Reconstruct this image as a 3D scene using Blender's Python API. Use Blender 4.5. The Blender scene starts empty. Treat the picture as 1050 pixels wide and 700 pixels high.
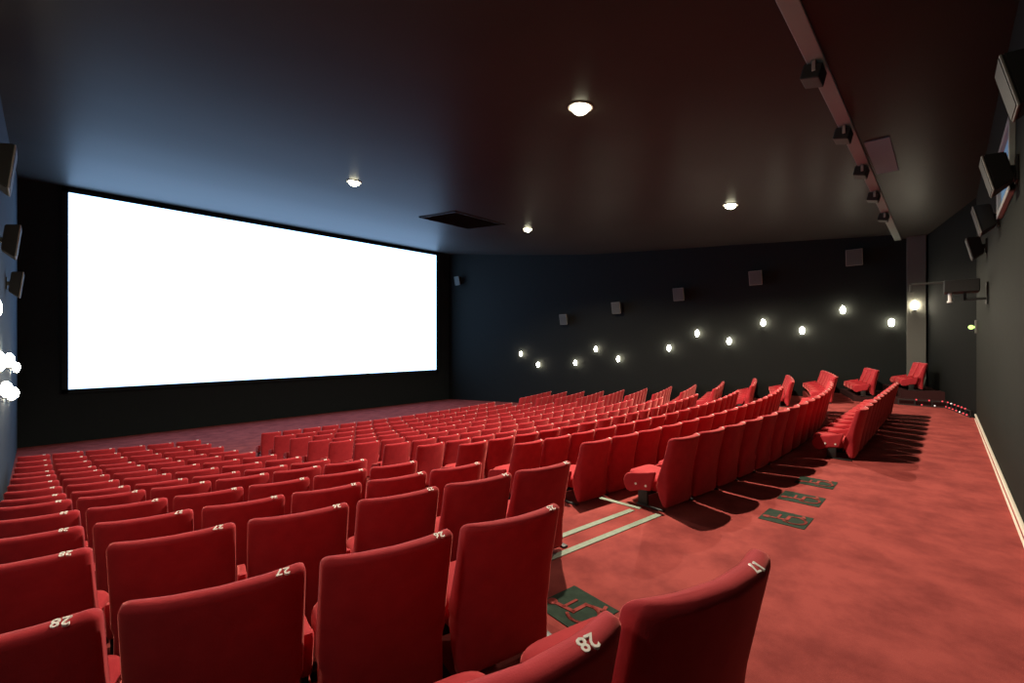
import bpy, bmesh, math, random
from mathutils import Vector, Matrix
random.seed(7)
S = bpy.context.scene
COL = S.collection
PI = math.pi

# ------------------------------------------------------------------ materials
def mat(name, col, rough=.8, spec=.3, bump=None, noise=None, sheen=0, emit=None, metal=0):
    m = bpy.data.materials.new(name); m.use_nodes = True
    nt = m.node_tree; b = nt.nodes['Principled BSDF']
    b.inputs['Base Color'].default_value = (*col, 1)
    b.inputs['Roughness'].default_value = rough
    b.inputs['Specular IOR Level'].default_value = spec
    b.inputs['Metallic'].default_value = metal
    if sheen:
        b.inputs['Sheen Weight'].default_value = sheen
        b.inputs['Sheen Roughness'].default_value = .35
        b.inputs['Sheen Tint'].default_value = (1, .28, .24, 1)
    tc = nt.nodes.new('ShaderNodeTexCoord')
    if noise:                                   # (scale, second colour, lo, hi)
        n = nt.nodes.new('ShaderNodeTexNoise'); n.inputs['Scale'].default_value = noise[0]
        n.inputs['Detail'].default_value = 6; n.inputs['Roughness'].default_value = .6
        r = nt.nodes.new('ShaderNodeValToRGB')
        r.color_ramp.elements[0].position = noise[2]; r.color_ramp.elements[0].color = (*col, 1)
        r.color_ramp.elements[1].position = noise[3]; r.color_ramp.elements[1].color = (*noise[1], 1)
        nt.links.new(tc.outputs['Object'], n.inputs['Vector'])
        nt.links.new(n.outputs['Fac'], r.inputs['Fac'])
        nt.links.new(r.outputs['Color'], b.inputs['Base Color'])
    if bump:                                    # (scale, strength, distance)
        n2 = nt.nodes.new('ShaderNodeTexNoise'); n2.inputs['Scale'].default_value = bump[0]
        n2.inputs['Detail'].default_value = 3
        bp = nt.nodes.new('ShaderNodeBump'); bp.inputs['Strength'].default_value = bump[1]
        bp.inputs['Distance'].default_value = bump[2]
        nt.links.new(tc.outputs['Object'], n2.inputs['Vector'])
        nt.links.new(n2.outputs['Fac'], bp.inputs['Height'])
        nt.links.new(bp.outputs['Normal'], b.inputs['Normal'])
    if emit:
        b.inputs['Emission Color'].default_value = (*emit[0], 1)
        b.inputs['Emission Strength'].default_value = emit[1]
    return m

M = dict(
    velvet=mat('red_velvet', (.34, .022, .030), .85, .12, bump=(260, .25, .002), sheen=.85,
               noise=(9, (.42, .030, .038), .35, .7)),
    carpet=mat('red_carpet', (.20, .035, .031), .95, .08, bump=(190, .5, .004),
               noise=(2.4, (.315, .060, .051), .36, .62)),
    shadecarpet=mat('shaded_step_carpet', (.035, .012, .012), .95, .08, bump=(190, .5, .004)),  # carpet darkened: shadow under the far corner chairs put into the colour
    green=mat('dark_green_carpet', (.020, .034, .024), .95, .1, bump=(220, .4, .003),
              noise=(14, (.030, .050, .034), .4, .7)),
    strip=mat('pale_green_nosing', (.22, .27, .20), .8, .2, bump=(150, .3, .002),
              noise=(22, (.28, .32, .25), .35, .7)),
    blackwall=mat('black_wall_fabric', (.0075, .0088, .0078), .9, .2, bump=(60, .2, .003)),
    screenwall=mat('black_screen_drape', (.012, .015, .016), .9, .1, bump=(40, .2, .003)),
    darkwall=mat('black_corner_wall', (.004, .0046, .004), .9, .1, bump=(50, .2, .003)),
    leftwall=mat('screenlit_wall_fabric', (.046, .062, .080), .9, .1, bump=(60, .1, .002)),  # screen light falling on the wall is put into this blue-grey base
    rearwall=mat('olive_grey_wall', (.011, .0118, .0095), .8, .08, bump=(18, .06, .002),
                 noise=(1.3, (.0135, .0145, .0115), .3, .7)),
    pier=mat('grey_pier_plaster', (.10, .10, .085), .8, .2, bump=(20, .1, .003)),
    ceil=mat('grey_ceiling_paint', (.019, .017, .015), .44, .12, bump=(12, .05, .003),
             noise=(.7, (.023, .021, .018), .3, .7)),
    beam=mat('pale_beam_paint', (.20, .25, .235), .8, .2, bump=(20, .08, .002)),
    light_patch=mat('painted_light_spill', (.11, .15, .21), .7, .3, bump=(30, .05, .002)),  # bluish colour of projection light spilling on the ceiling
    black=mat('matt_black_metal', (.015, .015, .014), .5, .4, bump=(90, .08, .001)),
    spk=mat('black_speaker_cabinet', (.014, .014, .013), .6, .4, bump=(120, .15, .001)),
    grille=mat('grey_speaker_grille', (.060, .062, .056), .7, .3, bump=(300, .4, .002)),
    edge=mat('grey_speaker_baffle', (.16, .155, .135), .6, .3, bump=(90, .08, .001)),
    metal=mat('grey_metal', (.45, .44, .42), .35, .5, metal=.8, bump=(150, .05, .001)),
    white=mat('white_print', (.86, .82, .76), .7, .3, bump=(150, .05, .001)),
    skirt=mat('pale_skirting_bead', (.72, .66, .55), .35, .5, bump=(50, .05, .001)),
    vent=mat('dark_vent', (.012, .012, .014), .7, .2, bump=(60, .1, .002)),
    screen=mat('lit_cinema_screen', (.8, .8, .8), .9, 0, emit=((.42, .74, 1.2), 2.6)),
    bulb=mat('glowing_lamp_glass', (.9, .9, .85), .4, .3, emit=((1.0, .90, .68), 90)),
    disc=mat('glowing_downlight_lens', (.9, .9, .85), .4, .3, emit=((1.0, .96, .66), 30)),
    ring=mat('downlight_trim', (.30, .29, .25), .5, .4, bump=(80, .05, .001)),
    glassblue=mat('lit_blue_port_glass', (.05, .08, .12), .1, .5, emit=((.16, .36, .62), .35)),
    portframe=mat('port_frame_paint', (.30, .30, .27), .6, .3, bump=(40, .05, .001)),
    redled=mat('red_pin_light', (.5, .02, .03), .4, .3, emit=((1.0, .10, .12), .9)),
    whiteled=mat('white_pin_light', (.8, .8, .8), .4, .3, emit=((1.0, .9, .85), .7)),
    greenled=mat('green_indicator', (.3, .5, .1), .4, .3, emit=((.62, 1.0, .25), 1.6)),
)

def satin(m, ior, amount, rough):
    # satin paint: a matt base under a thin coat that mirrors more at grazing angles
    nt = m.node_tree; out = nt.nodes['Material Output']; b = nt.nodes['Principled BSDF']
    b.inputs['Specular IOR Level'].default_value = 0
    g = nt.nodes.new('ShaderNodeBsdfGlossy'); g.inputs['Roughness'].default_value = rough
    fr = nt.nodes.new('ShaderNodeFresnel'); fr.inputs['IOR'].default_value = ior
    mu = nt.nodes.new('ShaderNodeMath'); mu.operation = 'MULTIPLY'; mu.inputs[1].default_value = amount
    mx = nt.nodes.new('ShaderNodeMixShader')
    nt.links.new(fr.outputs[0], mu.inputs[0]); nt.links.new(mu.outputs[0], mx.inputs[0])
    nt.links.new(b.outputs[0], mx.inputs[1]); nt.links.new(g.outputs[0], mx.inputs[2]); nt.links.new(mx.outputs[0], out.inputs['Surface'])
satin(M['ceil'], 1.3, .33, .36)

# ------------------------------------------------------------------ mesh helpers
def mesh_from(bm, name, m, smooth=True):
    bmesh.ops.recalc_face_normals(bm, faces=bm.faces)
    me = bpy.data.meshes.new(name); bm.to_mesh(me); bm.free()
    if smooth:
        for p in me.polygons: p.use_smooth = True
        try: me.set_sharp_from_angle(angle=math.radians(42))
        except Exception: pass
    me.materials.append(m)
    return me

def link(name, me, parent=None, loc=None, rot=None, **props):
    o = bpy.data.objects.new(name, me); COL.objects.link(o)
    if parent is not None: o.parent = parent
    if loc is not None: o.location = loc
    if rot is not None: o.rotation_euler = rot
    for k, v in props.items(): o[k] = v
    return o

def empty(name, loc, rotz, label, cat, group=None):
    e = bpy.data.objects.new(name, None); COL.objects.link(e)
    e.location = loc; e.rotation_euler = (0, 0, rotz)
    e['label'] = label; e['category'] = cat
    if group: e['group'] = group
    return e

def box(bm, x0, x1, y0, y1, z0, z1, bev=0, mtx=None):
    r = bmesh.ops.create_cube(bm, size=1)
    vs = r['verts']
    for v in vs:
        v.co = Vector(((x0 + x1) / 2 + v.co.x * (x1 - x0), (y0 + y1) / 2 + v.co.y * (y1 - y0), (z0 + z1) / 2 + v.co.z * (z1 - z0)))
    if bev:
        es = list({e for v in vs for e in v.link_edges})
        r2 = bmesh.ops.bevel(bm, geom=es, offset=bev, segments=2, affect='EDGES', profile=.5)
        vs = list({v for f in r2['faces'] for v in f.verts} | {v for v in vs if v.is_valid})
    if mtx is not None: bmesh.ops.transform(bm, matrix=mtx, verts=[v for v in vs if v.is_valid])
    return bm

def cyl(bm, r, depth, mtx, seg=20, r2=None):
    bmesh.ops.create_cone(bm, cap_ends=True, segments=seg, radius1=r, radius2=r if r2 is None else r2, depth=depth, matrix=mtx)
    return bm

def loft(bm, loops):
    rings = [[bm.verts.new(p) for p in lp] for lp in loops]
    n = len(rings[0])
    for a, b in zip(rings, rings[1:]):
        for i in range(n):
            bm.faces.new((a[i], a[(i + 1) % n], b[(i + 1) % n], b[i]))
    bm.faces.new(list(reversed(rings[0]))); bm.faces.new(rings[-1])
    return bm

def sup(n, p):
    out = []
    for i in range(n):
        t = 2 * PI * i / n
        c, s = math.cos(t), math.sin(t)
        out.append((math.copysign(abs(c) ** p, c), math.copysign(abs(s) ** p, s)))
    return out

# ------------------------------------------------------------------ the plan
EYE = 1.8
RAD, XC, XM = 30.3, 9.14, 9.68          # row curvature, its axis on the camera side, mirror axis of the room
XL0, XL1, XR, YB, YS = -.415, -.415, 19.75, -.535, 24.8
TOP = .79                               # top of a chair back above its own floor
Y0 = [-.61, .57, 1.71, 2.83, 3.97, 5.16, 6.30, 7.38, 8.55, 9.74, 10.88, 12.03, 13.16, 14.22]
H = [.612, .84, 1.01, 1.22, 1.41, 1.60, 1.80, 1.95, 2.11, 2.26, 2.41, 2.51, 2.61, 2.67]
TZ = [1.01 - h for h in H]
YOFF = .15                              # chair origin ahead of its top edge
def xf(x): return x if x <= XM + 4.9 else 2 * XM - x
def curve(x):
    x = xf(x)
    return (x - XC) ** 2 / (2 * RAD)
def slope(x):
    if x <= XM + 4.9: return (x - XC) / RAD
    return -(xf(x) - XC) / RAD

# ------------------------------------------------------------------ room shell
def tier_edge(k, x): return Y0[k] + curve(x) + YOFF + .48
NS = 60
XS = [-.6 + (XR + .8) * i / NS for i in range(NS + 1)]
bm = bmesh.new()
def strip_faces(ya, yb, za, zb):
    va = [bm.verts.new((x, ya(x), za)) for x in XS]; vb = [bm.verts.new((x, yb(x), zb)) for x in XS]
    for i in range(NS): bm.faces.new((va[i], va[i + 1], vb[i + 1], vb[i]))
last = len(TZ) - 1
strip_faces(lambda x: YB - .3, lambda x: tier_edge(2, x), 0, 0)
for k in range(3, last + 1):
    strip_faces(lambda x, k=k: tier_edge(k - 1, x), lambda x, k=k: tier_edge(k - 1, x), TZ[k - 1] if k > 3 else 0, TZ[k])
    strip_faces(lambda x, k=k: tier_edge(k - 1, x), lambda x, k=k: tier_edge(k, x), TZ[k], TZ[k])
strip_faces(lambda x: tier_edge(last, x), lambda x: YS + .3, TZ[last], -2.12)
link('floor', mesh_from(bm, 'floor', M['carpet'], False), kind='structure', label='red carpeted floor stepping down toward the screen')

# raised carpet platforms carrying the two rearmost short rows, both corners
def platform(name, xa, xb, ya, yb, z, m_=None):
    bm = bmesh.new(); n = 14
    lo, hi = [], []
    pts = [(xa + (xb - xa) * i / n, ya(xa + (xb - xa) * i / n)) for i in range(n + 1)] + \
          [(xb - (xb - xa) * i / n, yb(xb - (xb - xa) * i / n)) for i in range(n + 1)]
    lo = [bm.verts.new((x, y, -.02)) for x, y in pts]; hi = [bm.verts.new((x, y, z)) for x, y in pts]
    m = len(pts)
    for i in range(m): bm.faces.new((lo[i], lo[(i + 1) % m], hi[(i + 1) % m], hi[i]))
    bm.faces.new(hi); bm.faces.new(list(reversed(lo)))
    link(name, mesh_from(bm, name, m_ or M['carpet'], False), kind='structure')
e0 = lambda x: Y0[0] + curve(x) + YOFF + .48
e1 = lambda x: Y0[1] + curve(x) + YOFF + .48
platform('floor_platform', -.5, 2.06, e0, e1, TZ[1])
platform('floor_platform', -.5, 1.58, lambda x: YB - .2, e0, TZ[0])
platform('floor_platform', 17.34, XR + .2, e0, e1, TZ[1], M['shadecarpet'])
platform('floor_platform', 17.72, XR + .2, lambda x: -.35, e0, TZ[0], M['shadecarpet'])
platform('floor_platform', 17.34, 17.72, lambda x: -.2, e0, TZ[1], M['shadecarpet'])

def wall(name, p, q, z0, z1, m, th=.2, label=None):
    p = Vector(p); q = Vector(q); d = (q - p); L = d.length; ang = math.atan2(d.y, d.x)
    bm = bmesh.new(); box(bm, 0, L, 0, th, z0, z1)
    o = link(name, mesh_from(bm, name, m, False), loc=(p.x, p.y, 0), rot=(0, 0, ang), kind='structure')
    if label: o['label'] = label
    return o
wall('wall_left', (XL0, YB - .2), (XL1, YS + .2), -2.4, 8.4, M['leftwall'])
wall('wall_front', (XL1 - .3, YS), (XR + .3, YS), -2.4, 8.4, M['screenwall'])
wall('wall_right', (XR, YS + .2), (XR, .88), -2.4, 8.4, M['blackwall'])
wall('wall_rear', (15.25, YB), (XL0 - .2, YB), -.3, 6.0, M['rearwall'])
wall('wall_corner', (19.62, .42), (15.2, YB - .02), -.3, 6.0, M['darkwall'])
bm = bmesh.new(); box(bm, 19.45, 19.95, .43, .90, -.3, 6.0, .012)
link('wall_pier', mesh_from(bm, 'wall_pier', M['pier'], False), kind='structure')

# skirting along the rear wall: carpet band between two pale beads
bm = bmesh.new(); box(bm, XL0, 15.2, YB + .002, YB + .022, .0, .115)
link('baseboard_rear', mesh_from(bm, 'baseboard_rear', M['carpet'], False), kind='structure')
for nm, za, zb in (('trim_1', .0, .028), ('trim_2', .10, .128)):
    bm = bmesh.new(); box(bm, XL0, 15.2, YB + .004, YB + .036, za, zb, .006)
    link(nm, mesh_from(bm, nm, M['skirt'], False), kind='structure')

# ceiling: a shallow sweep that climbs toward the screen
CY = [1.16, 1.9, 6.2, 9.5, 13.3, 16.5, 20.0, 25.1]
CZ = [5.36, 5.43, 5.78, 6.02, 6.33, 6.72, 7.22, 7.93]
def ceilz(y):
    for (a, za), (b, zb) in zip(zip(CY, CZ), list(zip(CY, CZ))[1:]):
        if y <= b: return za + (zb - za) * (y - a) / (b - a)
    return CZ[-1]
bm = bmesh.new()
ys = [1.16 + (25.1 - 1.16) * i / 48 for i in range(49)]
def csm(y):      # smoothed
    return sum(ceilz(max(1.16, min(25.1, y + d))) * w for d, w in ((-1, .25), (0, .5), (1, .25)))
lo = [[bm.verts.new((x, y, csm(y))) for x in (-.6, XR + .2)] for y in ys]
hi = [[bm.verts.new((x, y, csm(y) + .15)) for x in (-.6, XR + .2)] for y in ys]
for i in range(48):
    bm.faces.new((lo[i][0], lo[i + 1][0], lo[i + 1][1], lo[i][1])); bm.faces.new((hi[i][0], hi[i][1], hi[i + 1][1], hi[i + 1][0]))
for i in range(48):
    for j in (0, 1): bm.faces.new((lo[i][j], hi[i][j], hi[i + 1][j], lo[i + 1][j]))
for i in (0, 48): bm.faces.new((lo[i][0], lo[i][1], hi[i][1], hi[i][0]))
link('ceiling', mesh_from(bm, 'ceiling', M['ceil'], True), kind='structure', label='grey ceiling climbing toward the screen')
# rear ceiling strip over the cross aisle and the pale beam at its front edge
ZB = 5.18
bm = bmesh.new()
pts = [(-.6, 1.04), (XR + .3, 1.04), (XR + .3, .3), (15.2, YB - .15), (-.6, YB - .15)]
a = [bm.verts.new((x, y, ZB + .03)) for x, y in pts]; b = [bm.verts.new((x, y, ZB + .25)) for x, y in pts]
for i in range(5): bm.faces.new((a[i], a[(i + 1) % 5], b[(i + 1) % 5], b[i]))
bm.faces.new(a); bm.faces.new(b)
link('ceiling_rear', mesh_from(bm, 'ceiling_rear', M['ceil'], False), kind='structure')
bm = bmesh.new(); box(bm, -.6, XR + .2, 1.04, 1.22, ZB, ZB + .4, .01)
link('beam', mesh_from(bm, 'beam', M['beam'], False), kind='structure')

# screen
t = empty('cinema_screen', (9.75, YS - .12, 0), 0, 'huge blank glowing white cinema screen on the black front wall', 'screen')
bm = bmesh.new(); box(bm, -8.82, 8.82, -.02, .02, -.02, 7.63)
link('screen_surface', mesh_from(bm, 'screen_surface', M['screen'], False), t)
bm = bmesh.new()
for x0, x1, z0, z1 in ((-9.0, 9.0, 7.635, 7.78), (-9.0, 9.0, -.17, -.025), (-9.0, -8.825, -.17, 7.78), (8.825, 9.0, -.17, 7.78)):
    box(bm, x0, x1, -.05, .11, z0, z1)
link('masking_frame', mesh_from(bm, 'masking_frame', M['screenwall'], False), t)

# ------------------------------------------------------------------ the chair
def back_rear(z):  return -.155 * (max(z, 0) / TOP) ** 1.15
def back_thick(z):
    k = [(.03, .055), (.12, .12), (.24, .170), (.32, .150), (.45, .110), (.60, .088), (.79, .080)]
    for (a, ta), (b, tb) in zip(k, k[1:]):
        if z <= b: return ta + (tb - ta) * max(0, (z - a)) / (b - a)
    return k[-1][1]
W0 = .279
def wing(x, z): return .066 * (abs(x) / W0) ** 2.2 * min(1, .25 + max(0, z - .1) / .45)
def backrest_mesh():
    bm = bmesh.new(); pts = sup(44, .34); loops = []
    zs = [.03, .034, .045, .07, .12, .18, .24, .28, .32, .38, .45, .52, .60, .66, .71, .735]
    r, rt = .042, .040
    def ring(z, w, th, yoff=0):
        out = []
        for a, b in pts:
            x = a * w
            out.append((x, back_rear(z) + back_thick(min(z, TOP)) / 2 + b * th / 2 + wing(x, z), z))
        return out
    for i, z in enumerate(zs):
        w = W0 - (.012 if z < .3 else 0) - (.02, .008, .002, 0)[min(i, 3)]
        loops.append(ring(z, w, back_thick(z) - (.03, .012, .002, 0)[min(i, 3)]))
    for j in range(1, 8):
        ph = PI / 2 * j / 7.4
        z = TOP - r + r * math.sin(ph)
        w = W0 - r * (1 - math.cos(ph))
        ph2 = max(0, (ph - .3)) / (PI / 2 - .3) * PI / 2
        loops.append(ring(z, w, back_thick(z) - 2 * rt * .95 * (1 - math.cos(ph2))))
    loft(bm, loops)
    return mesh_from(bm, 'backrest', M['velvet'])
def back_pad_mesh():
    bm = bmesh.new(); pts = sup(28, .3); loops = []
    for z, w, th in ((.33, .12, .012), (.345, .155, .05), (.38, .168, .07), (.5, .172, .072), (.62, .172, .068), (.695, .165, .05), (.715, .13, .012)):
        loops.append([(a * w, back_rear(z) + back_thick(z) - .012 + b * th / 2 + wing(a * w, z), z) for a, b in pts])
    loft(bm, loops); return mesh_from(bm, 'back_pad', M['velvet'])
def seat_mesh():
    bm = bmesh.new(); pts = sup(32, .36); loops = []
    for z, g in ((.165, .88), (.175, .96), (.20, 1), (.255, 1), (.285, .985), (.303, .94), (.313, .82), (.316, .5)):
        loops.append([(a * .245 * g, .335 + b * .215 * g, z + .10 * (b * .215 * g) * (1 if z > .23 else .4)) for a, b in pts])
    loft(bm, loops); return mesh_from(bm, 'seat', M['velvet'])
ARM = [(.17, .31), (.15, .40), (.125, .485), (.13, .508), (.16, .506), (.20, .492), (.30, .470), (.42, .445), (.485, .425), (.52, .39), (.535, .34), (.525, .28),
       (.49, .235), (.44, .225), (.38, .25), (.30, .275), (.24, .285), (.19, .29)]
ARM = [(y, z - .11) for y, z in ARM]
def arm_mesh():
    bm = bmesh.new(); cy = sum(p[0] for p in ARM) / len(ARM); cz = sum(p[1] for p in ARM) / len(ARM)
    loops = []
    for x, g in ((-.025, .72), (-.0245, .86), (-.020, .955), (-.012, 1), (.012, 1), (.020, .955), (.0245, .86), (.025, .72)):
        lp = []
        for y, z in ARM:
            d = math.hypot(y - cy, z - cz); k = (d - (1 - g) * .11) / d
            lp.append((x, cy + (y - cy) * k, cz + (z - cz) * k))
        loops.append(lp)
    loft(bm, loops); return mesh_from(bm, 'armrest', M['velvet'])
def leg_mesh():
    bm = bmesh.new()
    box(bm, -.015, .015, .22, .34, .01, .185, .005)
    box(bm, -.026, .026, .02, .36, .0, .018, .004)
    return mesh_from(bm, 'leg', M['black'])
def bolt_mesh():
    bm = bmesh.new(); cyl(bm, .013, .010, Matrix.Rotation(PI / 2, 4, 'Y'), 14)
    return mesh_from(bm, 'bolt_cap', M['white'])
def under_mesh():
    bm = bmesh.new(); box(bm, -.275, .275, .22, .29, .12, .172, .006)
    return mesh_from(bm, 'cross_bar', M['black'])
ME = dict(back=backrest_mesh(), pad=back_pad_mesh(), seat=seat_mesh(), arm=arm_mesh(), leg=leg_mesh(), bolt=bolt_mesh(), bar=under_mesh())
_num = {}
def number_mesh(n):
    if n not in _num:
        cu = bpy.data.curves.new('seat_number', 'FONT'); cu.body = str(n); cu.size = .047; cu.offset = .0008
        cu.align_x = 'CENTER'; cu.align_y = 'CENTER'; cu.extrude = .004; cu.resolution_u = 2
        o = bpy.data.objects.new('seat_number', cu); COL.objects.link(o)
        dg = bpy.context.evaluated_depsgraph_get()
        me = bpy.data.meshes.new_from_object(o.evaluated_get(dg)); me.name = 'seat_number'
        bpy.data.objects.remove(o); bpy.data.curves.remove(cu)
        me.materials.clear(); me.materials.append(M['white'])
        _num[n] = me
    return _num[n]
PX = .300                                # armrest centre from chair centre
zt = TOP - .0005
NUM_LOC = (.196, back_rear(zt) + back_thick(zt) / 2 + wing(.196, zt) - .013, TOP - .003)
NUM_ROT = (math.radians(-16), 0, PI)
def parts(first_end, last_end, key):
    p = [('backrest', ME['back'], (0, 0, 0)), ('back_pad', ME['pad'], (0, 0, 0)), ('seat', ME['seat'], (0, 0, 0)), ('cross_bar', ME['bar'], (0, 0, 0)),
         ('armrest', ME['arm'], (-PX, .0, 0)), ('leg', ME['leg'], (-PX, 0, 0))]
    if key[0] == 'L' and first_end and key[1] >= 8: p = p[:4]
    if last_end: p += [('armrest', ME['arm'], (PX, .0, 0)), ('leg', ME['leg'], (PX, 0, 0))]
    if first_end and key[0] in 'MZ': p += [('bolt_cap', ME['bolt'], (-PX - .027, .36, .225)), ('bolt_cap', ME['bolt'], (-PX - .027, .23, .23))]
    return p

CHAIRS = []      # (x, y, z, rotz, label, group, number, first_end, last_end, key)
ORD = ['', 'first', 'second', 'third', 'fourth', 'fifth', 'sixth', 'seventh', 'eighth', 'ninth', 'tenth', 'eleventh', 'twelfth', 'thirteenth', 'fourteenth',
       'fifteenth', 'sixteenth', 'seventeenth', 'eighteenth']
def place(k, xc, label, group, num, fe, le, key, yfix=None, rot=None):
    sl = slope(xc) if rot is None else rot
    rz = math.atan(sl); x, y = xc, yfix
    if yfix is None:                              # xc: where the seat number sits on the row curve
        mir = key[0] == 'R'; px = 2 * XM - xc if mir else xc
        r0 = math.atan((px - XC) / RAD)
        x = px - (math.cos(r0) * NUM_LOC[0] - math.sin(r0) * NUM_LOC[1]); y = Y0[k] + (px - XC) ** 2 / (2 * RAD) - (math.sin(r0) * NUM_LOC[0] + math.cos(r0) * NUM_LOC[1])
        rz = r0
        if k == 0: x += .055 * math.cos(r0); y += .055 * math.sin(r0)
        if mir: x = 2 * XM - x; rz = -r0
    CHAIRS.append((x, y, TZ[k] if k != 2 else 0, rz, label, group, num, fe, le, key))
def xs_left(k):
    end = {0: 1.365, 1: 1.815}.get(k, 3.09); p = {1: .610, 2: .614, 3: .608}.get(k, .60)
    out, x = [], end
    while x > (.10 if k != 1 else .03):
        out.append(x + (.012 if x < .1 else 0)); x -= p / math.sqrt(1 + slope(x) ** 2)
    return out
for k in range(0, 14):
    xs = xs_left(k)
    for i, x in enumerate(xs):
        if k == 0 and i > 1: continue
        row = ORD[k + 1]
        if k == 0 and i == 0: lab, num = 'red velvet cinema chair marked 17, closest to the carpet cross aisle', 17
        elif k == 0 and i == 1: lab, num = 'red velvet cinema chair marked 28, beside the chair marked 17', 28
        elif i == 0: lab, num = f'red cinema chair, aisle end of the {row} row from the rear, grey wall block', 22 + i + (3 if k == 1 else 1)
        else: lab, num = f'red cinema chair, {ORD[i + 1]} from the aisle, {row} row from the rear, grey wall block', 22 + i + (3 if k == 1 else 1)
        if k == 0 and i > 1: num = 27 + i
        place(k, x, lab, 'red seats between the grey wall and the stepped aisle', num, i == len(xs) - 1, i == 0, ('L', k, i))
for k in range(2, 14):
    n = 17
    for i in range(n):
        x = 5.08 + .575 * i
        pos = 'at the stepped aisle end' if i == 0 else f'{ORD[i + 1]} from the stepped aisle'
        place(k, x, f'red cinema chair, {pos}, {ORD[k - 1]} row from the rear, wide middle block', 'red seats of the wide middle block', 5 + i, i == 0, i == n - 1, ('M', k, i))
for i in range(11):
    x = 8.84 + .578 * i
    pos = 'first beside the wheelchair bays' if i == 0 else f'{ORD[i + 1]} from the wheelchair bays'
    place(2, x, f'red cinema chair, {pos}, in the short row behind the middle block', 'red seats of the short row on the cross aisle', 8 + i, i == 0, i == 10, ('Z', 0, i),
          yfix=.995 - .003 * i, rot=-.008)
for k in range(0, 14):
    xs = xs_left(k)
    for i, x in enumerate(xs):
        if (k == 0 and i > 1) or (k == 1 and i > 2): continue
        pos = 'at the far aisle end' if i == 0 else f'{ORD[i + 1]} from the far aisle'
        place(k, 2 * XM - x, f'red cinema chair, {pos}, {ORD[k + 1]} row from the rear, black wall block', 'red seats along the black lamp wall', 1 + i, i == 0, i == len(xs) - 1 or (k, i) in ((0, 1), (1, 2)), ('R', k, i))

FAR = {(a[0], int(a[1:]), i) for a, ii in {'M10': [11, 12, 13, 14, 15, 16], 'M11': [14, 15, 16], 'M12': [12, 13, 14, 15, 16], 'M13': [13, 14, 15, 16], 'M2': [14, 15, 16], 'M7': [16], 'M8': [16], 'M9': [15, 16], 'R10': [3, 4, 5], 'R11': [2, 3, 4, 5], 'R12': [3, 4, 5], 'R13': [3, 4, 5], 'R3': [1, 2, 3, 4], 'R4': [1, 2, 3, 4, 5], 'R5': [2, 3, 4, 5], 'R6': [1, 2, 3, 4, 5], 'R7': [0, 1, 2, 4, 5], 'R8': [0, 1, 3, 4, 5], 'R9': [0, 4, 5]}.items() for i in ii}   # the smallest in view, past the first 300
def chair(c):
    x, y, z, rz, lab, grp, num, fe, le, key = c
    e = empty('cinema_chair', (x, y, z), rz, lab, 'chair', grp)
    if key[0] in 'MZ': e.scale = (.957, 1, 1)
    for nm, me, loc in parts(fe, le, key): link(nm, me, e, loc)
    link('seat_number', number_mesh(num), e, (NUM_LOC[0] - (.055 if key[1] == 0 and key[0] != 'Z' else 0), NUM_LOC[1] - (.012 if key[1] == 0 and key[0] != 'Z' else 0), NUM_LOC[2]), NUM_ROT)
    return e
far = []
for c in CHAIRS:
    if c[9] in FAR: far.append(c)
    else: chair(c)
if far:
    bm = bmesh.new(); mats = [M['velvet'], M['black'], M['white']]
    for c in far:
        x, y, z, rz, lab, grp, num, fe, le, key = c
        base = Matrix.Translation((x, y, z)) @ Matrix.Rotation(rz, 4, 'Z')
        if key[0] in 'MZ': base = base @ Matrix.Diagonal((.957, 1, 1, 1))
        for nm, me, loc in parts(fe, le, key):
            tmp = bmesh.new(); tmp.from_mesh(me); tmp.transform(base @ Matrix.Translation(loc))
            mi = 1 if nm in ('leg', 'cross_bar') else 2 if nm == 'bolt_cap' else 0
            for f in tmp.faces: f.material_index = mi
            m2 = bpy.data.meshes.new('tmp'); tmp.to_mesh(m2); tmp.free(); bm.from_mesh(m2); bpy.data.meshes.remove(m2)
        tmp = bmesh.new(); tmp.from_mesh(number_mesh(num))
        tmp.transform(base @ Matrix.Translation(NUM_LOC) @ Matrix.Rotation(PI, 4, 'Z') @ Matrix.Rotation(math.radians(-16), 4, 'X'))
        for f in tmp.faces: f.material_index = 2
        m2 = bpy.data.meshes.new('tmp'); tmp.to_mesh(m2); tmp.free(); bm.from_mesh(m2); bpy.data.meshes.remove(m2)
    me = bpy.data.meshes.new('distant_cinema_chairs'); bm.to_mesh(me); bm.free()
    for p in me.polygons: p.use_smooth = True
    try: me.set_sharp_from_angle(angle=math.radians(42))
    except Exception: pass
    for m in mats: me.materials.append(m)
    link('distant_cinema_chairs', me, kind='stuff', label='mass of distant red cinema chairs mostly hidden by the rows before them', category='chairs')

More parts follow.
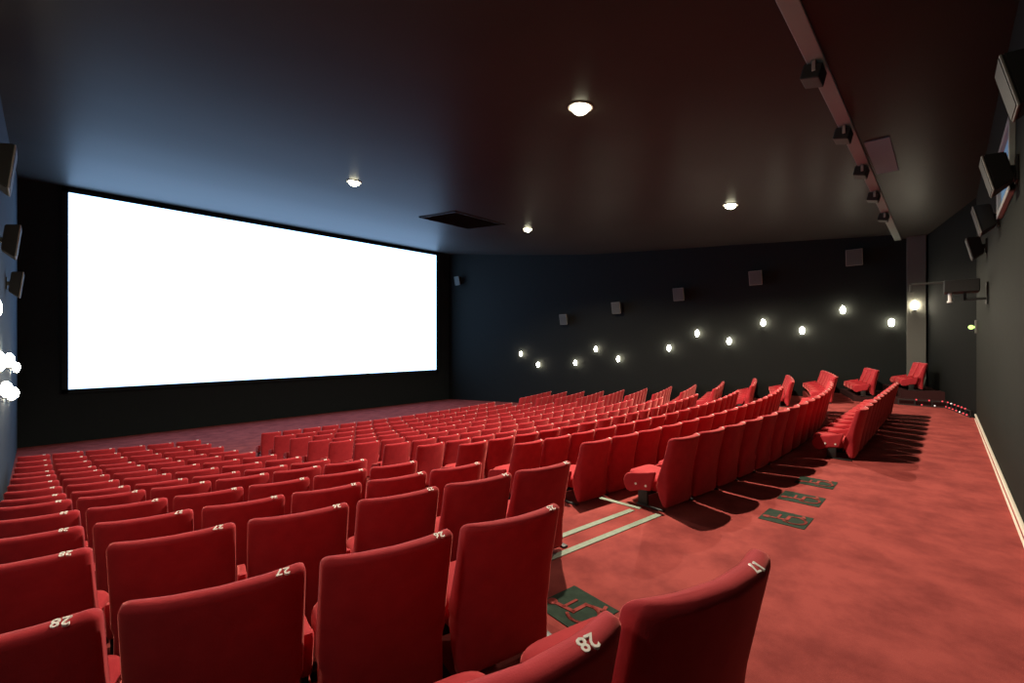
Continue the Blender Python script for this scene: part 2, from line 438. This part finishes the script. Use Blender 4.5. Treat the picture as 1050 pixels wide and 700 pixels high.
# ------------------------------------------------------------------ floor marks
def bar2(bm, p, q, w, z0, z1):
    p = Vector((*p, 0)); q = Vector((*q, 0)); d = q - p; L = d.length; a = math.atan2(d.y, d.x)
    box(bm, -w / 2, L + w / 2, -w / 2, w / 2, z0, z1, mtx=Matrix.Translation(p) @ Matrix.Rotation(a, 4, 'Z'))
def pict():
    bm = bmesh.new(); z0, z1 = .004, .008
    cyl(bm, .036, z1 - z0, Matrix.Translation((-.075, .155, (z0 + z1) / 2)), 20)                 # head
    bar2(bm, (-.07, .12), (-.05, -.02), .030, z0, z1)                                            # back
    bar2(bm, (-.065, .06), (.06, .06), .022, z0, z1)                                             # arm
    bar2(bm, (-.05, -.02), (.075, -.02), .030, z0, z1)                                           # thigh
    bar2(bm, (.075, -.02), (.115, -.14), .028, z0, z1)                                           # shin
    bar2(bm, (.115, -.14), (.155, -.125), .024, z0, z1)                                          # foot
    n = 26; c = (-.015, -.075)                                                                   # wheel, open arc
    pr = [(c[0] + .105 * math.cos(t), c[1] + .105 * math.sin(t)) for t in [math.radians(140 + 235 * i / n) for i in range(n + 1)]]
    for p, q in zip(pr, pr[1:]): bar2(bm, p, q, .022, z0, z1)
    return mesh_from(bm, 'pictogram', M['carpet'], False)
PICT = pict()
def mat_patch():
    bm = bmesh.new(); box(bm, -.195, .195, -.205, .205, 0, .004)
    return mesh_from(bm, 'patch', M['green'], False)
PATCH = mat_patch()
for (x, y, rz, lab) in ((2.535, 1.81, -.14, 'dark green wheelchair floor mark beside the two chairs marked 17 and 28'),
                        (5.30, 1.18, -.02, 'dark green wheelchair floor mark behind the middle block, first of three from the stepped aisle'),
                        (6.10, 1.20, -.01, 'dark green wheelchair floor mark, middle one of three behind the middle block'),
                        (6.93, 1.20, .0, 'dark green wheelchair floor mark, last of three, beside the short row of chairs')):
    e = empty('wheelchair_mark', (x, y, .0005), rz, lab, 'floor mark', 'wheelchair floor marks')
    link('patch', PATCH, e); link('pictogram', PICT, e)
def nosing(p, q, w, lab):
    bm = bmesh.new(); bar2(bm, (0, 0), (q[0] - p[0], q[1] - p[1]), w, 0, .006)
    o = link('nosing_strip', mesh_from(bm, 'nosing_strip', M['strip'], False), loc=(p[0], p[1], .0005))
    o['label'] = lab; o['category'] = 'floor strip'; o['group'] = 'pale green aisle strips'
nosing((2.95, 2.385), (4.47, 2.17), .066, 'long pale green strip across the head of the stepped aisle')
nosing((3.36, 2.585), (4.40, 2.44), .066, 'pale green strip crossing the aisle just below the long strip')
nosing((4.53, 2.42), (4.52, 2.86), .06, 'short pale green strip running down the edge of the middle block')

# ------------------------------------------------------------------ ceiling fittings
def rot_to_ceil(y):
    return math.atan2(csm(y + .3) - csm(y - .3), .6)
for (x, y, lab) in ((6.12, 4.29, 'bright round ceiling downlight above the middle block near the rear beam'),
                    (6.05, 11.73, 'bright round ceiling downlight nearest to the top edge of the screen'),
                    (13.19, 11.71, 'bright round ceiling downlight beside the dark ceiling vent'),
                    (13.35, 4.32, 'bright round ceiling downlight closest to the black lamp wall')):
    z = csm(y); a = rot_to_ceil(y)
    e = empty('ceiling_downlight', (x, y, z), 0, lab, 'ceiling light', 'ceiling downlights'); e.rotation_euler = (a, 0, 0)
    bm = bmesh.new(); n = 32
    prof = [(.20, .0), (.205, -.018), (.185, -.024), (.165, -.015), (.155, .0)]
    rings = [[(r * math.cos(2 * PI * i / n), r * math.sin(2 * PI * i / n), h) for i in range(n)] for r, h in prof]
    vr = [[bm.verts.new(p) for p in rg] for rg in rings]
    for A, B in zip(vr, vr[1:] + vr[:1]):
        for i in range(n): bm.faces.new((A[i], A[(i + 1) % n], B[(i + 1) % n], B[i]))
    link('trim_ring', mesh_from(bm, 'trim_ring', M['ring']), e)
    bm = bmesh.new(); bmesh.ops.create_uvsphere(bm, u_segments=24, v_segments=12, radius=.155, matrix=Matrix.Translation((0, 0, -.004)) @ Matrix.Diagonal((.95, .95, .75, 1)))
    link('lens', mesh_from(bm, 'lens', M['disc']), e)
    l = bpy.data.lights.new('downlight', 'SPOT'); l.energy = 2400 if y < 8 else 1150; l.color = (1, .86, .68); l.spot_size = math.radians(150); l.spot_blend = .3; l.shadow_soft_size = .05
    lo_ = bpy.data.objects.new('downlight_beam', l); COL.objects.link(lo_); lo_.location = (x, y, z - .20)

t = empty('ceiling_vent', (10.95, 12.95, csm(12.95)), 0, 'dark square air vent in the ceiling between the two front downlights', 'vent')
t.rotation_euler = (rot_to_ceil(12.95), 0, 0)
bm = bmesh.new()
for x0, x1, y0, y1 in ((-1.2, 1.2, -1.05, -.97), (-1.2, 1.2, .97, 1.05), (-1.2, -1.12, -1.05, 1.05), (1.12, 1.2, -1.05, 1.05)): box(bm, x0, x1, y0, y1, -.03, .02, .006)
link('vent_frame', mesh_from(bm, 'vent_frame', M['vent'], False), t)
bm = bmesh.new()
for i in range(16):
    y = -.93 + i * .124
    box(bm, -1.12, 1.12, -.045, .045, -.003, .003, mtx=Matrix.Translation((0, y, -.016)) @ Matrix.Rotation(.5, 4, 'X'))
link('vent_slats', mesh_from(bm, 'vent_slats', M['vent'], False), t)
bm = bmesh.new(); box(bm, -1.12, 1.12, -.97, .97, .0, .012); link('vent_backing', mesh_from(bm, 'vent_backing', M['vent'], False), t)

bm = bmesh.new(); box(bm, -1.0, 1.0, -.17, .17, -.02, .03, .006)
o = link('ceiling_light_patch', mesh_from(bm, 'ceiling_light_patch', M['light_patch'], False), loc=(10.75, .83, ZB + .03))  # thin slab painted as a patch of spilled projection light
o['label'] = 'pale blue grey patch of painted projection light on the rear ceiling behind the beam'; o['category'] = 'light_patch'

for i, x in enumerate((6.6, 8.85, 11.0, 13.1, 15.4)):
    e = empty('beam_fixture', (x, 1.14, ZB), 0, f'small black box fixture under the pale ceiling beam, {ORD[i + 1]} of five toward the black wall', 'fixture', 'black boxes under the ceiling beam')
    bm = bmesh.new(); box(bm, -.15, .15, -.10, .10, -.20, -.03, .012, Matrix.Rotation(.25, 4, 'X')); link('housing', mesh_from(bm, 'housing', M['spk'], False), e)
    bm = bmesh.new(); box(bm, -.13, .13, .095, .108, -.185, -.045, .004, Matrix.Rotation(.25, 4, 'X')); link('grille', mesh_from(bm, 'grille', M['black'], False), e)
    bm = bmesh.new(); box(bm, -.175, -.155, -.02, .02, -.13, .0, .003); box(bm, .155, .175, -.02, .02, -.13, .0, .003); box(bm, -.175, .175, -.02, .02, -.012, 0, .003)
    link('bracket', mesh_from(bm, 'bracket', M['metal'], False), e)

# ------------------------------------------------------------------ loudspeakers
def speaker(x, y, z, face, lab, grp, sc=1.0, tilt=.30, dep=1.0):
    """face: heading (z rotation) so local -Y is the front; the bracket reaches the wall behind"""
    OFF = .235 * dep * sc
    e = empty('wall_speaker', (x, y, z), face, lab, 'speaker', grp)
    R = Matrix.Translation((0, .235 - OFF, 0)) @ Matrix.Diagonal((sc, sc * dep, sc, 1)) @ Matrix.Rotation(tilt, 4, 'X')
    bm = bmesh.new()      # wedge cabinet, deeper at the front
    v = [bm.verts.new(R @ Vector(p)) for p in ((-.24, -.17, -.27), (.24, -.17, -.27), (.24, -.17, .30), (-.24, -.17, .30), (-.17, .13, -.20), (.17, .13, -.20), (.17, .13, .22), (-.17, .13, .22))]
    for f in ((0, 1, 2, 3), (5, 4, 7, 6), (4, 0, 3, 7), (1, 5, 6, 2), (3, 2, 6, 7), (4, 5, 1, 0)): bm.faces.new([v[i] for i in f])
    bmesh.ops.bevel(bm, geom=list(bm.edges), offset=.012, segments=2, affect='EDGES')
    link('cabinet', mesh_from(bm, 'cabinet', M['spk'], False), e)
    bm = bmesh.new(); box(bm, -.235, .235, -.20, -.172, -.265, .295, .008, R); link('baffle', mesh_from(bm, 'baffle', M['edge'], False), e)
    bm = bmesh.new(); box(bm, -.215, .215, -.212, -.20, -.245, .275, .005, R); link('grille', mesh_from(bm, 'grille', M['grille'], False), e)
    bm = bmesh.new(); box(bm, -.05, .05, max(.06, .235 - OFF), .235, -.04, .04, .006); box(bm, -.09, .09, .215, .235, -.13, .13, .005)
    link('wall_bracket', mesh_from(bm, 'wall_bracket', M['black'], False), e)
SY = [(2.26, 4.75), (5.36, 4.35), (8.44, 3.93), (11.53, 3.5), (14.71, 3.05)]
for i, (y, z) in enumerate(SY):
    speaker(XR - .235, y, z, -PI / 2, f'square loudspeaker high on the black lamp wall, {ORD[i + 1]} from the grey pier', 'loudspeakers on the black wall', 1.0, .25, .8)
speaker(XR - .235, 23.42, 5.9, -PI / 2, 'loudspeaker high in the dark corner just beside the screen', 'loudspeakers on the black wall', 1.0, .2)
for i, (y, z) in enumerate(SY):
    if i < 1: continue
    xw = XL0 + (XL1 - XL0) * (y - YB) / (YS - YB)
    speaker(xw + .235, y, z + .03, PI / 2, f'black loudspeaker high on the grey side wall, {("", "hidden above", "topmost", "middle", "lowest")[i]} of the row of three', 'loudspeakers on the grey side wall', 1.0, .2, .55) if i > 1 else None
for i, (x, z) in enumerate(((4.7, 3.60), (6.85, 3.55), (9.0, 3.50), (11.6, 3.50))):
    speaker(x, YB + .235, z, PI, f'black loudspeaker on the olive rear wall, {ORD[4 - i]} from the dark corner', 'loudspeakers on the rear wall', .70, .3, .75)

# ------------------------------------------------------------------ wall lamps
def sconce(x, y, z, face, lab, grp):
    e = empty('wall_lamp', (x, y, z), face, lab, 'wall lamp', grp)
    bm = bmesh.new(); cyl(bm, .06, .02, Matrix.Translation((0, .115, 0)) @ Matrix.Rotation(PI / 2, 4, 'X'), 24)
    cyl(bm, .014, .10, Matrix.Translation((0, .07, 0)) @ Matrix.Rotation(PI / 2, 4, 'X'), 12); cyl(bm, .045, .03, Matrix.Translation((0, .035, -.125)), 20, .03)
    link('wall_plate', mesh_from(bm, 'wall_plate', M['black']), e)
    bm = bmesh.new(); bmesh.ops.create_uvsphere(bm, u_segments=20, v_segments=14, radius=.078, matrix=Matrix.Translation((0, .03, .01)) @ Matrix.Diagonal((1, .95, 1.75, 1)))
    link('globe', mesh_from(bm, 'globe', M['bulb']), e)
SC = [(1.29, 2.45), (2.61, 2.93), (3.84, 2.23), (5.15, 2.56), (6.41, 1.84), (7.72, 2.18), (8.98, 1.54), (11.55, .99), (12.84, 1.45), (14.10, .72), (16.66, .54), (18.0, 1.12)]
for i, (y, z) in enumerate(SC):
    sconce(XR - .125, y, z, -PI / 2, f'glowing globe lamp on the black side wall, {ORD[i + 1]} from the grey pier', 'globe lamps on the black wall')
for i, (y, z) in enumerate(SC):
    xw = XL0 + (XL1 - XL0) * (y - YB) / (YS - YB)
    j = i - 3
    sconce(xw + .125, y, z, PI / 2, f'glowing globe lamp on the grey side wall, {ORD[12 - i]} from the screen', 'globe lamps on the grey wall')
sconce(XR - .375, .70, 2.98, -PI / 2, 'glowing globe lamp mounted on the grey pier', 'globe lamps on the black wall')

# ------------------------------------------------------------------ rear wall fittings
t = empty('projection_port', (7.85, YB, 3.80), PI, 'blue lit projection port in the olive rear wall', 'window')
bm = bmesh.new()
for x0, x1, z0, z1 in ((-.80, .80, .33, .40), (-.80, .80, -.40, -.33), (-.80, -.73, -.40, .40), (.73, .80, -.40, .40)): box(bm, x0, x1, -.05, .0, z0, z1, .006)
link('frame', mesh_from(bm, 'frame', M['portframe'], False), t)
bm = bmesh.new(); box(bm, -.73, .73, -.012, -.004, -.33, .33); link('glass', mesh_from(bm, 'glass', M['glassblue'], False), t)

t = empty('bracket_projector', (11.35, YB, 2.68), PI, 'black equipment box with a hanging clip on a bracket arm, rear wall', 'projector')
bm = bmesh.new(); box(bm, -.09, .09, -.02, 0, -.22, .16, .004); box(bm, -.02, .02, -.30, -.01, -.14, -.10, .004); box(bm, -.02, .02, -.30, -.26, -.14, .05, .004)
link('wall_bracket', mesh_from(bm, 'wall_bracket', M['black'], False), t)
bm = bmesh.new(); box(bm, -.22, .22, -.55, -.10, .0, .22, .015); link('housing', mesh_from(bm, 'housing', M['spk'], False), t)
bm = bmesh.new(); box(bm, -.02, .02, -1.02, -.5, .19, .225, .005); box(bm, -.02, .02, -1.02, -.985, .06, .225, .005); link('arm', mesh_from(bm, 'arm', M['grille'], False), t)
bm = bmesh.new(); cyl(bm, .026, .14, Matrix.Translation((0, -.47, -.07)), 14); cyl(bm, .04, .03, Matrix.Translation((0, -.47, -.15)), 14); link('hanging_clip', mesh_from(bm, 'hanging_clip', M['white']), t)

t = empty('wall_mounted_indicator', (14.85, YB, 2.15), PI, 'small glowing green indicator lamp at the end of the rear wall', 'indicator')
bm = bmesh.new(); box(bm, -.05, .05, -.04, 0, -.14, .16, .008); link('housing', mesh_from(bm, 'housing', M['edge'], False), t)
bm = bmesh.new(); bmesh.ops.create_uvsphere(bm, u_segments=14, v_segments=10, radius=.05, matrix=Matrix.Translation((0, -.10, -.0)) ); cyl(bm, .02, .07, Matrix.Translation((0, -.06, 0)) @ Matrix.Rotation(PI / 2, 4, 'X'), 10)
link('lamp', mesh_from(bm, 'lamp', M['greenled']), t)

# pin lights along the step and corner base
t = empty('step_light_rail', (0, 0, 0), 0, 'dark rail of small red and white pin lights at the foot of the black corner', 'step light')
path = [(17.28, .98), (17.28, -.02), (16.2, -.28), (15.45, -.44)]
def along(f):
    segs = [math.dist(a, b) for a, b in zip(path, path[1:])]; d = f * sum(segs)
    for (a, b), L in zip(zip(path, path[1:]), segs):
        if d <= L: return (a[0] + (b[0] - a[0]) * d / L, a[1] + (b[1] - a[1]) * d / L)
        d -= L
    return path[-1]
bm = bmesh.new()
for (a, b) in zip(path, path[1:]):
    bar2(bm, a, b, .03, .0, .025); bar2(bm, a, b, .03, .15, .175)
for i in range(9):
    p = along(i / 8); box(bm, p[0] - .012, p[0] + .012, p[1] - .012, p[1] + .012, 0, .175)
link('rail', mesh_from(bm, 'rail', M['black'], False), t)
for i in range(18):
    f = .14 + .84 * (i // 2) / 9 + (.04 if i % 2 else 0)
    p = along(min(1, f)); z = .165 if i % 2 == 0 else .03
    bm = bmesh.new(); bmesh.ops.create_icosphere(bm, subdivisions=2, radius=.019, matrix=Matrix.Translation((p[0] - .02, p[1] + .012, z + .012)))
    link('pin_light', mesh_from(bm, 'pin_light', M['whiteled'] if i % 5 == 3 else M['redled']), t)

# ------------------------------------------------------------------ world, camera, render look
w = bpy.data.worlds.new('dark'); S.world = w; w.use_nodes = True
w.node_tree.nodes['Background'].inputs[0].default_value = (0, 0, 0, 1)
cam = bpy.data.cameras.new('camera'); cam.sensor_width = 36; cam.lens = 16; cam.clip_start = .02; cam.shift_y = .00095
co = bpy.data.objects.new('camera', cam); COL.objects.link(co); co.location = (0, 0, EYE)
co.rotation_euler = (PI / 2, 0, math.radians(-46.426)); S.camera = co
S.view_settings.view_transform = 'Standard'; S.view_settings.look = 'None'
S.view_settings.exposure = 0.0; S.view_settings.gamma = 1.0; S.view_settings.use_curve_mapping = False
S.cycles.use_denoising = True
S.cycles.max_bounces = 8; S.cycles.diffuse_bounces = 5
